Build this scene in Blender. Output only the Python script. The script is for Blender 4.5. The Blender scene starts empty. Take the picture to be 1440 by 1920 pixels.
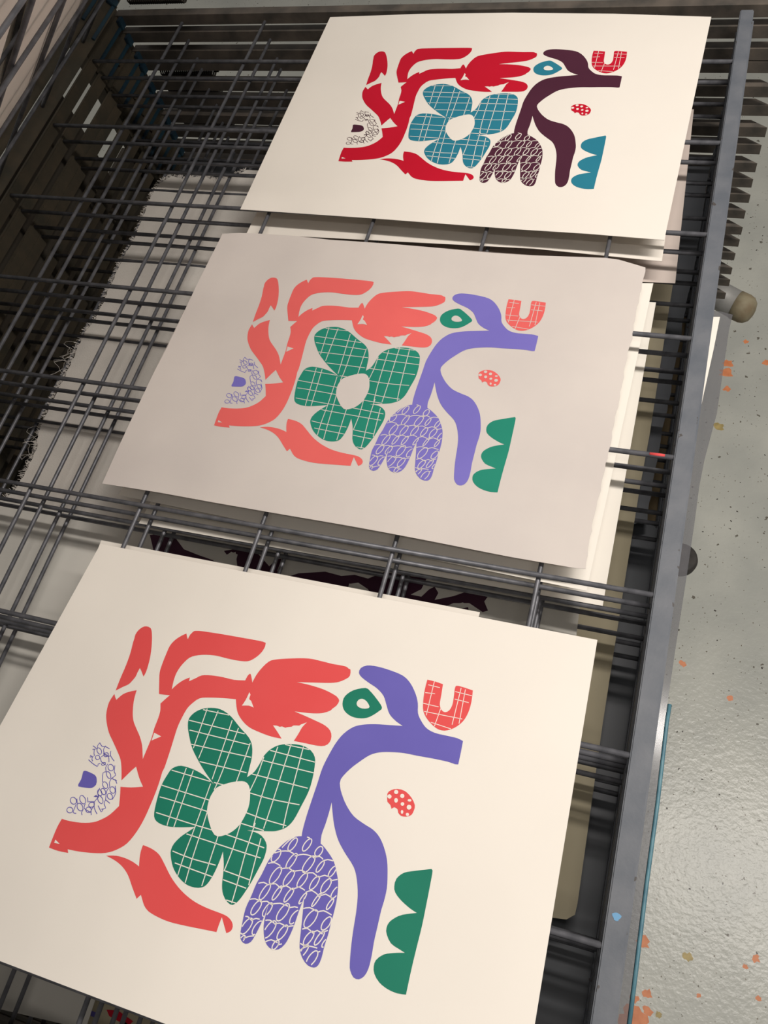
import bpy, bmesh, math, random
from mathutils import Vector, Matrix, geometry

random.seed(7)
U = 0.15            # one cell of the wire grid, in metres
FZ = 4.55           # floor lies this many cells below the top tray
scene = bpy.context.scene
col = scene.collection

# ------------------------------------------------------------------ camera
def rod(r):
    t = r.length; k = r / t
    return Matrix.Rotation(t, 3, k)
CR = rod(Vector((2.651, 0.3011, -0.3413)))
CT = Vector((-2.3817, -4.7412, 8.8481))
CC = -(CR.transposed() @ CT)
cam_d = bpy.data.cameras.new('camera')
cam = bpy.data.objects.new('camera', cam_d)
col.objects.link(cam)
rx, ry, rz = CR[0], -CR[1], -CR[2]
m3 = Matrix((rx, ry, rz)).transposed()
cam.matrix_world = Matrix.Translation(Vector((CC.x, CC.y, CC.z + FZ)) * U) @ m3.to_4x4()
cam_d.sensor_fit = 'AUTO'
cam_d.sensor_width = 36.0
cam_d.lens = 1577.4 / 1920.0 * 36.0
cam_d.clip_start = 0.02
scene.camera = cam

def at(px, py, z=0.0):
    """the place a photo pixel shows, on the level z (cells, top tray = 0)"""
    d = CR.transposed() @ Vector(((px - 720) / 1577.4, (py - 960) / 1577.4, 1))
    s = (z - CC.z) / d.z
    p = CC + s * d
    return (p.x, p.y)

# ------------------------------------------------------------------ light
world = bpy.data.worlds.new('room_light')
scene.world = world
world.use_nodes = True
bg = world.node_tree.nodes['Background']
bg.inputs[0].default_value = (1.0, 0.95, 0.89, 1)
bg.inputs[1].default_value = 0.24

def tube_light(name, x, y, z, lx, ly, power, color, aim=None):
    d = bpy.data.lights.new(name, 'AREA')
    d.shape = 'RECTANGLE'; d.size = lx; d.size_y = ly
    d.energy = power; d.color = color
    o = bpy.data.objects.new(name, d)
    o.location = Vector((x, y, z + FZ)) * U
    if aim:
        v = Vector(aim) - Vector((x, y, z))
        o.rotation_euler = v.to_track_quat('-Z', 'Y').to_euler()
    col.objects.link(o)
    return o
tube_light('ceiling_tube_light', 8.8, -2.6, 12.0, 1.2, 0.10, 25, (1.0, 0.94, 0.875))
tube_light('ceiling_tube_light', 13.0, -3.0, 11.5, 1.2, 0.10, 24, (1.0, 0.94, 0.875))
tube_light('ceiling_tube_light', 8.5, -10.0, 13.0, 1.2, 0.10, 5, (1.0, 0.94, 0.875))

scene.view_settings.view_transform = 'Standard'
scene.view_settings.look = 'None'
scene.view_settings.gamma = 1.0
scene.view_settings.exposure = -0.07
scene.view_settings.use_curve_mapping = False

# ------------------------------------------------------------------ materials
def lin(c):
    c = c / 255.0
    return c / 12.92 if c <= 0.04045 else ((c + 0.055) / 1.055) ** 2.4
def rgb(r, g, b): return (lin(r), lin(g), lin(b), 1)

def mat(name, c1, c2=None, scale=20, rough=0.6, metal=0.0, bump=0.0, bscale=60, spots=None, spec=0.5, detail=4, translucent=0, wavy=None):
    m = bpy.data.materials.new(name); m.use_nodes = True
    nt = m.node_tree; N = nt.nodes; Lk = nt.links
    b = N['Principled BSDF']
    b.inputs['Roughness'].default_value = rough
    b.inputs['Metallic'].default_value = metal
    b.inputs['Specular IOR Level'].default_value = spec
    tc = N.new('ShaderNodeTexCoord')
    last = None
    no = N.new('ShaderNodeTexNoise'); no.inputs['Scale'].default_value = scale; no.inputs['Detail'].default_value = detail
    Lk.new(tc.outputs['Object'], no.inputs['Vector'])
    rp = N.new('ShaderNodeValToRGB')
    rp.color_ramp.elements[0].position = 0.35; rp.color_ramp.elements[1].position = 0.65
    rp.color_ramp.elements[0].color = c1; rp.color_ramp.elements[1].color = c2 or c1
    Lk.new(no.outputs['Fac'], rp.inputs['Fac']); last = rp.outputs['Color']
    for (sc, thr, colr, nsc) in (spots or []):
        v = N.new('ShaderNodeTexVoronoi'); v.inputs['Scale'].default_value = sc
        n2 = N.new('ShaderNodeTexNoise'); n2.inputs['Scale'].default_value = nsc
        mx = N.new('ShaderNodeVectorMath'); mx.operation = 'MULTIPLY_ADD'
        Lk.new(tc.outputs['Object'], n2.inputs['Vector'])
        Lk.new(n2.outputs['Color'], mx.inputs[0]); mx.inputs[1].default_value = (0.6 / sc,) * 3
        Lk.new(tc.outputs['Object'], mx.inputs[2])
        Lk.new(mx.outputs[0], v.inputs['Vector'])
        # only some cells carry a spot, each of its own size
        sep = N.new('ShaderNodeSeparateColor'); Lk.new(v.outputs['Color'], sep.inputs[0])
        mr = N.new('ShaderNodeMath'); mr.operation = 'POWER'; mr.inputs[1].default_value = 5.0
        Lk.new(sep.outputs[0], mr.inputs[0])
        ml = N.new('ShaderNodeMath'); ml.operation = 'MULTIPLY'; ml.inputs[1].default_value = thr
        Lk.new(mr.outputs[0], ml.inputs[0])
        lt = N.new('ShaderNodeMath'); lt.operation = 'LESS_THAN'
        Lk.new(v.outputs['Distance'], lt.inputs[0]); Lk.new(ml.outputs[0], lt.inputs[1])
        mc = N.new('ShaderNodeMix'); mc.data_type = 'RGBA'
        Lk.new(lt.outputs[0], mc.inputs['Factor']); Lk.new(last, mc.inputs['A']); mc.inputs['B'].default_value = colr
        last = mc.outputs['Result']
    Lk.new(last, b.inputs['Base Color'])
    if bump:
        n3 = N.new('ShaderNodeTexNoise'); n3.inputs['Scale'].default_value = bscale; n3.inputs['Detail'].default_value = 6
        Lk.new(tc.outputs['Object'], n3.inputs['Vector'])
        bp_ = N.new('ShaderNodeBump'); bp_.inputs['Strength'].default_value = bump; bp_.inputs['Distance'].default_value = 0.002
        Lk.new(n3.outputs['Fac'], bp_.inputs['Height']); Lk.new(bp_.outputs[0], b.inputs['Normal'])
    if translucent:
        tr = N.new('ShaderNodeBsdfTranslucent'); Lk.new(last, tr.inputs['Color'])
        mxs = N.new('ShaderNodeMixShader'); mxs.inputs[0].default_value = translucent
        Lk.new(b.outputs[0], mxs.inputs[1]); Lk.new(tr.outputs[0], mxs.inputs[2])
        Lk.new(mxs.outputs[0], N['Material Output'].inputs['Surface'])
    return m

M = {}
M['floor'] = mat('painted_concrete', rgb(182, 184, 177), rgb(200, 201, 192), 5, 0.27, 0, 0.55, 90,
    spots=[(45, 0.22, rgb(112, 108, 98), 120), (75, 0.20, rgb(62, 57, 50), 160), (140, 0.25, rgb(120, 112, 98), 200)], detail=8, spec=0.42)
M['orange_paint'] = mat('orange_paint', rgb(204, 128, 84), rgb(190, 114, 72), 90, 0.5)
M['tan_paint'] = mat('tan_paint', rgb(170, 150, 95), rgb(140, 125, 80), 90, 0.5)
M['bar'] = mat('grey_painted_steel', rgb(88, 93, 101), rgb(104, 107, 113), 30, 0.6, 0.0, 0.08, 300,
    spots=[(60, 0.26, rgb(72, 68, 66), 200), (22, 0.16, rgb(140, 118, 100), 200)], detail=8)
M['wire'] = mat('dull_galvanized_wire', rgb(86, 87, 92), rgb(116, 116, 121), 60, 0.45, 0.35, 0.05, 400, detail=8)
M['rail'] = mat('worn_brown_steel', rgb(74, 70, 65), rgb(104, 95, 86), 30, 0.6, 0.2, 0.1, 200, detail=8)
M['rust'] = mat('rusty_steel', rgb(62, 58, 47), rgb(80, 70, 55), 26, 0.75, 0.1, 0.15, 200, detail=8)
M['blue'] = mat('teal_blue_paint', rgb(92, 136, 148), rgb(70, 112, 128), 60, 0.5)
M['spring'] = mat('dark_spring_steel', rgb(52, 48, 44), rgb(72, 66, 58), 80, 0.45, 0.6)
M['rubber'] = mat('black_rubber', rgb(44, 42, 40), rgb(56, 53, 50), 80, 0.7)
M['grey_pipe'] = mat('grey_pipe', rgb(128, 128, 126), rgb(146, 145, 142), 30, 0.5, 0.1, 0.1, 120)
M['pipe_cap'] = mat('dirty_beige_cap', rgb(140, 132, 108), rgb(122, 108, 84), 40, 0.7)
M['paper'] = mat('cream_paper', rgb(243, 236, 226), rgb(246, 239, 229), 8, 0.85, 0, 0.03, 500, spec=0.2, translucent=0.10)
M['white_paper'] = mat('white_paper', rgb(246, 240, 230), rgb(248, 243, 233), 8, 0.85, spec=0.2, translucent=0.10)
M['newsprint'] = mat('grey_newsprint', rgb(222, 213, 206), rgb(216, 207, 201), 9, 0.9, 0, 0.05, 250, spec=0.15, translucent=0.12)
M['pink_paper'] = mat('pinkish_grey_paper', rgb(205, 192, 184), rgb(198, 186, 178), 9, 0.9, spec=0.15)
M['beige_paper'] = mat('beige_paper', rgb(196, 186, 160), rgb(186, 176, 150), 9, 0.9, spec=0.15)
M['grey_paper'] = mat('grey_paper', rgb(214, 210, 202), rgb(206, 203, 195), 9, 0.9, spec=0.15)
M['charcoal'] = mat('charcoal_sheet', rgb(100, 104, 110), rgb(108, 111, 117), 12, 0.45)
M['kraft'] = mat('brown_card', rgb(150, 130, 98), rgb(135, 116, 86), 12, 0.8)
M['cloth'] = mat('white_cloth', rgb(214, 208, 200), rgb(202, 197, 190), 14, 0.95, 0, 0.25, 500, spec=0.1)
M['fringe'] = mat('white_threads', rgb(220, 213, 205), None, 14, 0.95, spec=0.1)
M['coral'] = mat('coral_ink', rgb(226, 84, 84), rgb(224, 80, 80), 12, 0.6, spec=0.25)
M['violet'] = mat('violet_ink', rgb(106, 98, 180), rgb(102, 94, 176), 12, 0.6, spec=0.25)
M['green'] = mat('green_ink', rgb(24, 122, 98), rgb(22, 116, 94), 12, 0.6, spec=0.25)
M['coral_news'] = mat('coral_ink_on_newsprint', rgb(230, 104, 100), rgb(226, 100, 97), 12, 0.7, spec=0.2)
M['violet_news'] = mat('violet_ink_on_newsprint', rgb(122, 113, 192), rgb(118, 109, 188), 12, 0.7, spec=0.2)
M['green_news'] = mat('green_ink_on_newsprint', rgb(34, 134, 112), rgb(30, 128, 107), 12, 0.7, spec=0.2)
M['crimson'] = mat('crimson_ink', rgb(198, 10, 44), rgb(194, 8, 40), 12, 0.6, spec=0.25)
M['plum'] = mat('plum_ink', rgb(76, 32, 52), rgb(72, 29, 49), 12, 0.6, spec=0.25)
M['teal'] = mat('teal_ink', rgb(40, 126, 148), rgb(36, 120, 143), 12, 0.6, spec=0.25)
M['dark_plum'] = mat('dark_plum_ink', rgb(66, 34, 54), rgb(62, 31, 50), 12, 0.6, spec=0.25)
M['navy'] = mat('dark_teal_paint', rgb(24, 58, 72), rgb(20, 42, 58), 60, 0.6)
M['side'] = mat('shaded_floor_grey_brown', rgb(92, 86, 76), rgb(78, 70, 60), 8, 0.8)  # tone of the shaded floor seen between the left rails
M['sky_paint'] = mat('light_blue_paint', rgb(96, 150, 190), None, 60, 0.5)
M['wood'] = mat('plywood', rgb(170, 140, 98), rgb(150, 120, 80), 12, 0.7)

def film_material():
    m = bpy.data.materials.new('clear_film'); m.use_nodes = True
    nt = m.node_tree; N = nt.nodes; b = N['Principled BSDF']
    no = N.new('ShaderNodeTexNoise'); no.inputs['Scale'].default_value = 6
    rp = N.new('ShaderNodeValToRGB'); rp.color_ramp.elements[0].color = rgb(104, 106, 112); rp.color_ramp.elements[1].color = rgb(132, 128, 128)
    nt.links.new(no.outputs[0], rp.inputs[0]); nt.links.new(rp.outputs[0], b.inputs['Base Color'])
    b.inputs['Roughness'].default_value = 0.12
    tr = N.new('ShaderNodeBsdfTransparent'); tr.inputs[0].default_value = (0.85, 0.86, 0.88, 1)
    mx = N.new('ShaderNodeMixShader'); mx.inputs[0].default_value = 0.38
    nt.links.new(tr.outputs[0], mx.inputs[1]); nt.links.new(b.outputs[0], mx.inputs[2])
    nt.links.new(mx.outputs[0], N['Material Output'].inputs['Surface'])
    return m
M['film'] = film_material()

# ------------------------------------------------------------------ helpers
def W(x, y, z): return Vector((x, y, z + FZ)) * U        # grid cells -> metres

def tag(o, label=None, cat=None, group=None, kind=None):
    if label: o['label'] = label
    if cat: o['category'] = cat
    if group: o['group'] = group
    if kind: o['kind'] = kind
    return o

def link_mesh(name, bm, mats, parent=None, smooth=False):
    me = bpy.data.meshes.new(name)
    bm.to_mesh(me); bm.free()
    for m in (mats if isinstance(mats, (list, tuple)) else [mats]): me.materials.append(m)
    if smooth:
        for p in me.polygons: p.use_smooth = True
    o = bpy.data.objects.new(name, me); col.objects.link(o)
    if parent: o.parent = parent
    return o

def empty(name, loc):
    o = bpy.data.objects.new(name, None); col.objects.link(o); o.location = loc
    o.empty_display_size = 0.05
    return o

def box(bm, x0, x1, y0, y1, z0, z1, mi=0, bevel=0.0):
    """box in cells, relative coordinates"""
    vs = [bm.verts.new(Vector((x, y, z)) * U) for z in (z0, z1) for y in (y0, y1) for x in (x0, x1)]
    fs = []
    for f in ((0, 2, 3, 1), (4, 5, 7, 6), (0, 1, 5, 4), (2, 6, 7, 3), (0, 4, 6, 2), (1, 3, 7, 5)):
        fc = bm.faces.new([vs[i] for i in f]); fc.material_index = mi; fs.append(fc)
    if bevel:
        bmesh.ops.bevel(bm, geom=list({e for f in fs for e in f.edges}), offset=bevel * U, segments=2, affect='EDGES')

def tube(bm, pts, r, seg=8, mi=0, cap=True):
    """round bar through points (cells, relative)"""
    rings = []
    for i, p in enumerate(pts):
        p = Vector(p)
        a = Vector(pts[max(i - 1, 0)]); b = Vector(pts[min(i + 1, len(pts) - 1)])
        d = (b - a).normalized()
        up = Vector((0, 0, 1)) if abs(d.z) < 0.9 else Vector((1, 0, 0))
        s = d.cross(up).normalized(); t = s.cross(d)
        rings.append([bm.verts.new((p + (s * math.cos(q) + t * math.sin(q)) * r) * U) for q in [2 * math.pi * k / seg for k in range(seg)]])
    for a, b in zip(rings, rings[1:]):
        for k in range(seg):
            f = bm.faces.new((a[k], a[(k + 1) % seg], b[(k + 1) % seg], b[k])); f.material_index = mi; f.smooth = True
    if cap:
        bm.faces.new(list(reversed(rings[0]))).material_index = mi
        bm.faces.new(rings[-1]).material_index = mi

# ---- flat shapes
def smooth_poly(flat, closed=True, stride=3):
    P = [(flat[i] / 1000.0, -flat[i + 1] / 1000.0, flat[i + 2] if stride == 3 else 0) for i in range(0, len(flat), stride)]
    n = len(P); out = []
    for i in range(n if closed else n - 1):
        p0, p1, p2, p3 = (P[(i - 1) % n], P[i], P[(i + 1) % n], P[(i + 2) % n])
        if not closed:
            p0 = P[max(i - 1, 0)]; p3 = P[min(i + 2, n - 1)]
        if p1[2]: p0 = p1
        if p2[2]: p3 = p2
        out.append((p1[0], p1[1]))
        d = math.hypot(p2[0] - p1[0], p2[1] - p1[1])
        ns = 2 if d < 0.05 else (3 if d < 0.12 else 4)
        for k in range(1, ns):
            t = k / ns
            q = []
            for a in (0, 1):
                m1 = (p2[a] - p0[a]) * 0.5; m2 = (p3[a] - p1[a]) * 0.5
                q.append((2*t**3 - 3*t**2 + 1) * p1[a] + (t**3 - 2*t**2 + t) * m1 + (-2*t**3 + 3*t**2) * p2[a] + (t**3 - t**2) * m2)
            out.append(tuple(q))
    if not closed: out.append(P[-1][:2])
    return out

def inside(poly, x, y):
    c = False; j = len(poly) - 1
    for i in range(len(poly)):
        xi, yi = poly[i]; xj, yj = poly[j]
        if (yi > y) != (yj > y) and x < (xj - xi) * (y - yi) / (yj - yi) + xi: c = not c
        j = i
    return c

GRID = [0.45]
def add_poly(bm, pts, lay, mi, mp):
    """fill a flat outline; lay = height over the sheet in metres; mp maps sheet (x, y) to a point and its up"""
    tri = geometry.tessellate_polygon([[Vector((x, y, 0)) for x, y in pts]])
    t = bmesh.new()
    vs = [t.verts.new((x, y, 0)) for x, y in pts]
    for a, b, c in tri:
        try: f = t.faces.new((vs[a], vs[b], vs[c]))
        except ValueError: continue
        f.normal_update()
        if f.normal.z < 0: f.normal_flip()
    xs = [p[0] for p in pts]; ys = [p[1] for p in pts]
    step = GRID[0]
    for ax, lo, hi in ((0, min(xs), max(xs)), (1, min(ys), max(ys))):
        v = math.ceil(lo / step) * step
        while v < hi:
            co = [0, 0, 0]; no = [0, 0, 0]; co[ax] = v; no[ax] = 1
            bmesh.ops.bisect_plane(t, geom=t.verts[:] + t.edges[:] + t.faces[:], plane_co=co, plane_no=no)
            v += step
    mpv = {}
    for v in t.verts:
        p, n = mp(v.co.x, v.co.y)
        mpv[v] = bm.verts.new(p + n * lay)
    for f in t.faces:
        try: g = bm.faces.new([mpv[v] for v in f.verts]); g.material_index = mi
        except ValueError: pass
    t.free()

def ribbon(bm, pts, w, lay, mi, mp, clip=None):
    run = []
    def flush(run):
        if len(run) < 2: return
        Lf, Rt = [], []
        for i, (x, y) in enumerate(run):
            a = run[max(i - 1, 0)]; b = run[min(i + 1, len(run) - 1)]
            dx, dy = b[0] - a[0], b[1] - a[1]; l = math.hypot(dx, dy) or 1
            nx, ny = -dy / l * w / 2, dx / l * w / 2
            for lst, s in ((Lf, 1), (Rt, -1)):
                p, n = mp(x + nx * s, y + ny * s); lst.append(bm.verts.new(p + n * lay))
        for i in range(len(run) - 1):
            f = bm.faces.new((Rt[i], Rt[i + 1], Lf[i + 1], Lf[i])); f.material_index = mi
    dense = []
    for (x0, y0), (x1, y1) in zip(pts, pts[1:]):
        n = max(1, int(math.hypot(x1 - x0, y1 - y0) / (0.012 if clip else 0.03)))
        for k in range(n): dense.append((x0 + (x1 - x0) * k / n, y0 + (y1 - y0) * k / n))
    dense.append(pts[-1])
    for q in dense:
        if clip is None or any(inside(c, *q) for c in clip): run.append(q)
        else:
            flush(run); run = []
    flush(run)

def longer(pts, e):
    a, b, c, d = Vector(pts[0]), Vector(pts[1]), Vector(pts[-2]), Vector(pts[-1])
    return [tuple(a + (a - b).normalized() * e)] + pts + [tuple(d + (d - c).normalized() * e)]

def sheet_body(bm, pts, th, mp, mi=0):
    """top and bottom face of a sheet plus its edge"""
    add_poly(bm, pts, 0.0, mi, mp)
    n0 = len(bm.faces)
    add_poly(bm, pts, -th, mi, mp)
    bm.faces.ensure_lookup_table()
    for f in bm.faces[n0:]: f.normal_flip()
    n = len(pts)
    for i in range(n):
        a, b = pts[i], pts[(i + 1) % n]
        q = []
        for (x, y) in (a, b):
            p, nn = mp(x, y); q.append((p, p - nn * th))
        f = bm.faces.new([bm.verts.new(v) for v in (q[0][0], q[0][1], q[1][1], q[1][0])]); f.material_index = mi

def jag(a, b, amp, step=0.03):
    d = math.hypot(b[0] - a[0], b[1] - a[1]); n = max(2, int(d / step))
    nx, ny = -(b[1] - a[1]) / d, (b[0] - a[0]) / d
    out = []; v = 0
    for k in range(n):
        v = v * 0.6 + random.uniform(-amp, amp)
        o = v if k else 0
        out.append((a[0] + (b[0] - a[0]) * k / n + nx * o, a[1] + (b[1] - a[1]) * k / n + ny * o))
    return out

def level_map(z, fn=None):
    def mp(x, y):
        h = fn(x, y) if fn else 0.0
        return W(x, y, z + h), Vector((0, 0, 1))
    return mp

def draw_art(bm, to, mp, inks):
    """ART shapes; to() moves page coordinates to sheet coordinates; inks: red, purple, green, paper slots"""
    RD, PU, GR, PA = inks
    polys = {}
    for key, mi in (('red', RD), ('purple', PU), ('green', GR)):
        polys[key] = [smooth_poly(f) for f in ART[key]]
        for j, p in enumerate(polys[key]):
            lay = 0.00018 + (0.00008 if (key == 'purple' and j == 1) else 0)
            add_poly(bm, [to(*q) for q in p], lay, mi, mp)
    for f in ART['white']:
        add_poly(bm, [to(*q) for q in smooth_poly(f)], 0.00046, PA, mp)
    tp = {k: [[to(*q) for q in p] for p in v] for k, v in polys.items()}
    hole = smooth_poly(ART['white'][3])
    for f in ART['gridgreen']:
        ribbon(bm, longer([to(*q) for q in smooth_poly(f, False, 2)], 0.02), 0.0058, 0.00038, PA, mp, clip=tp['green'][:1])
    for f in ART['gridred']:
        ribbon(bm, [to(*q) for q in smooth_poly(f, False, 2)], 0.0045, 0.00038, PA, mp, clip=[tp['red'][3]])
    for f in ART['loops']:
        ribbon(bm, [to(*q) for q in smooth_poly(f, False, 2)], 0.0062, 0.00044, PA, mp, clip=[tp['purple'][1]])
    for f in ART['scribble']:
        ribbon(bm, [to(*q) for q in smooth_poly(f, False, 2)], 0.0048, 0.00018, PU, mp)
    add_poly(bm, [to(*q) for q in hole], 0.00050, PA, mp)

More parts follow.
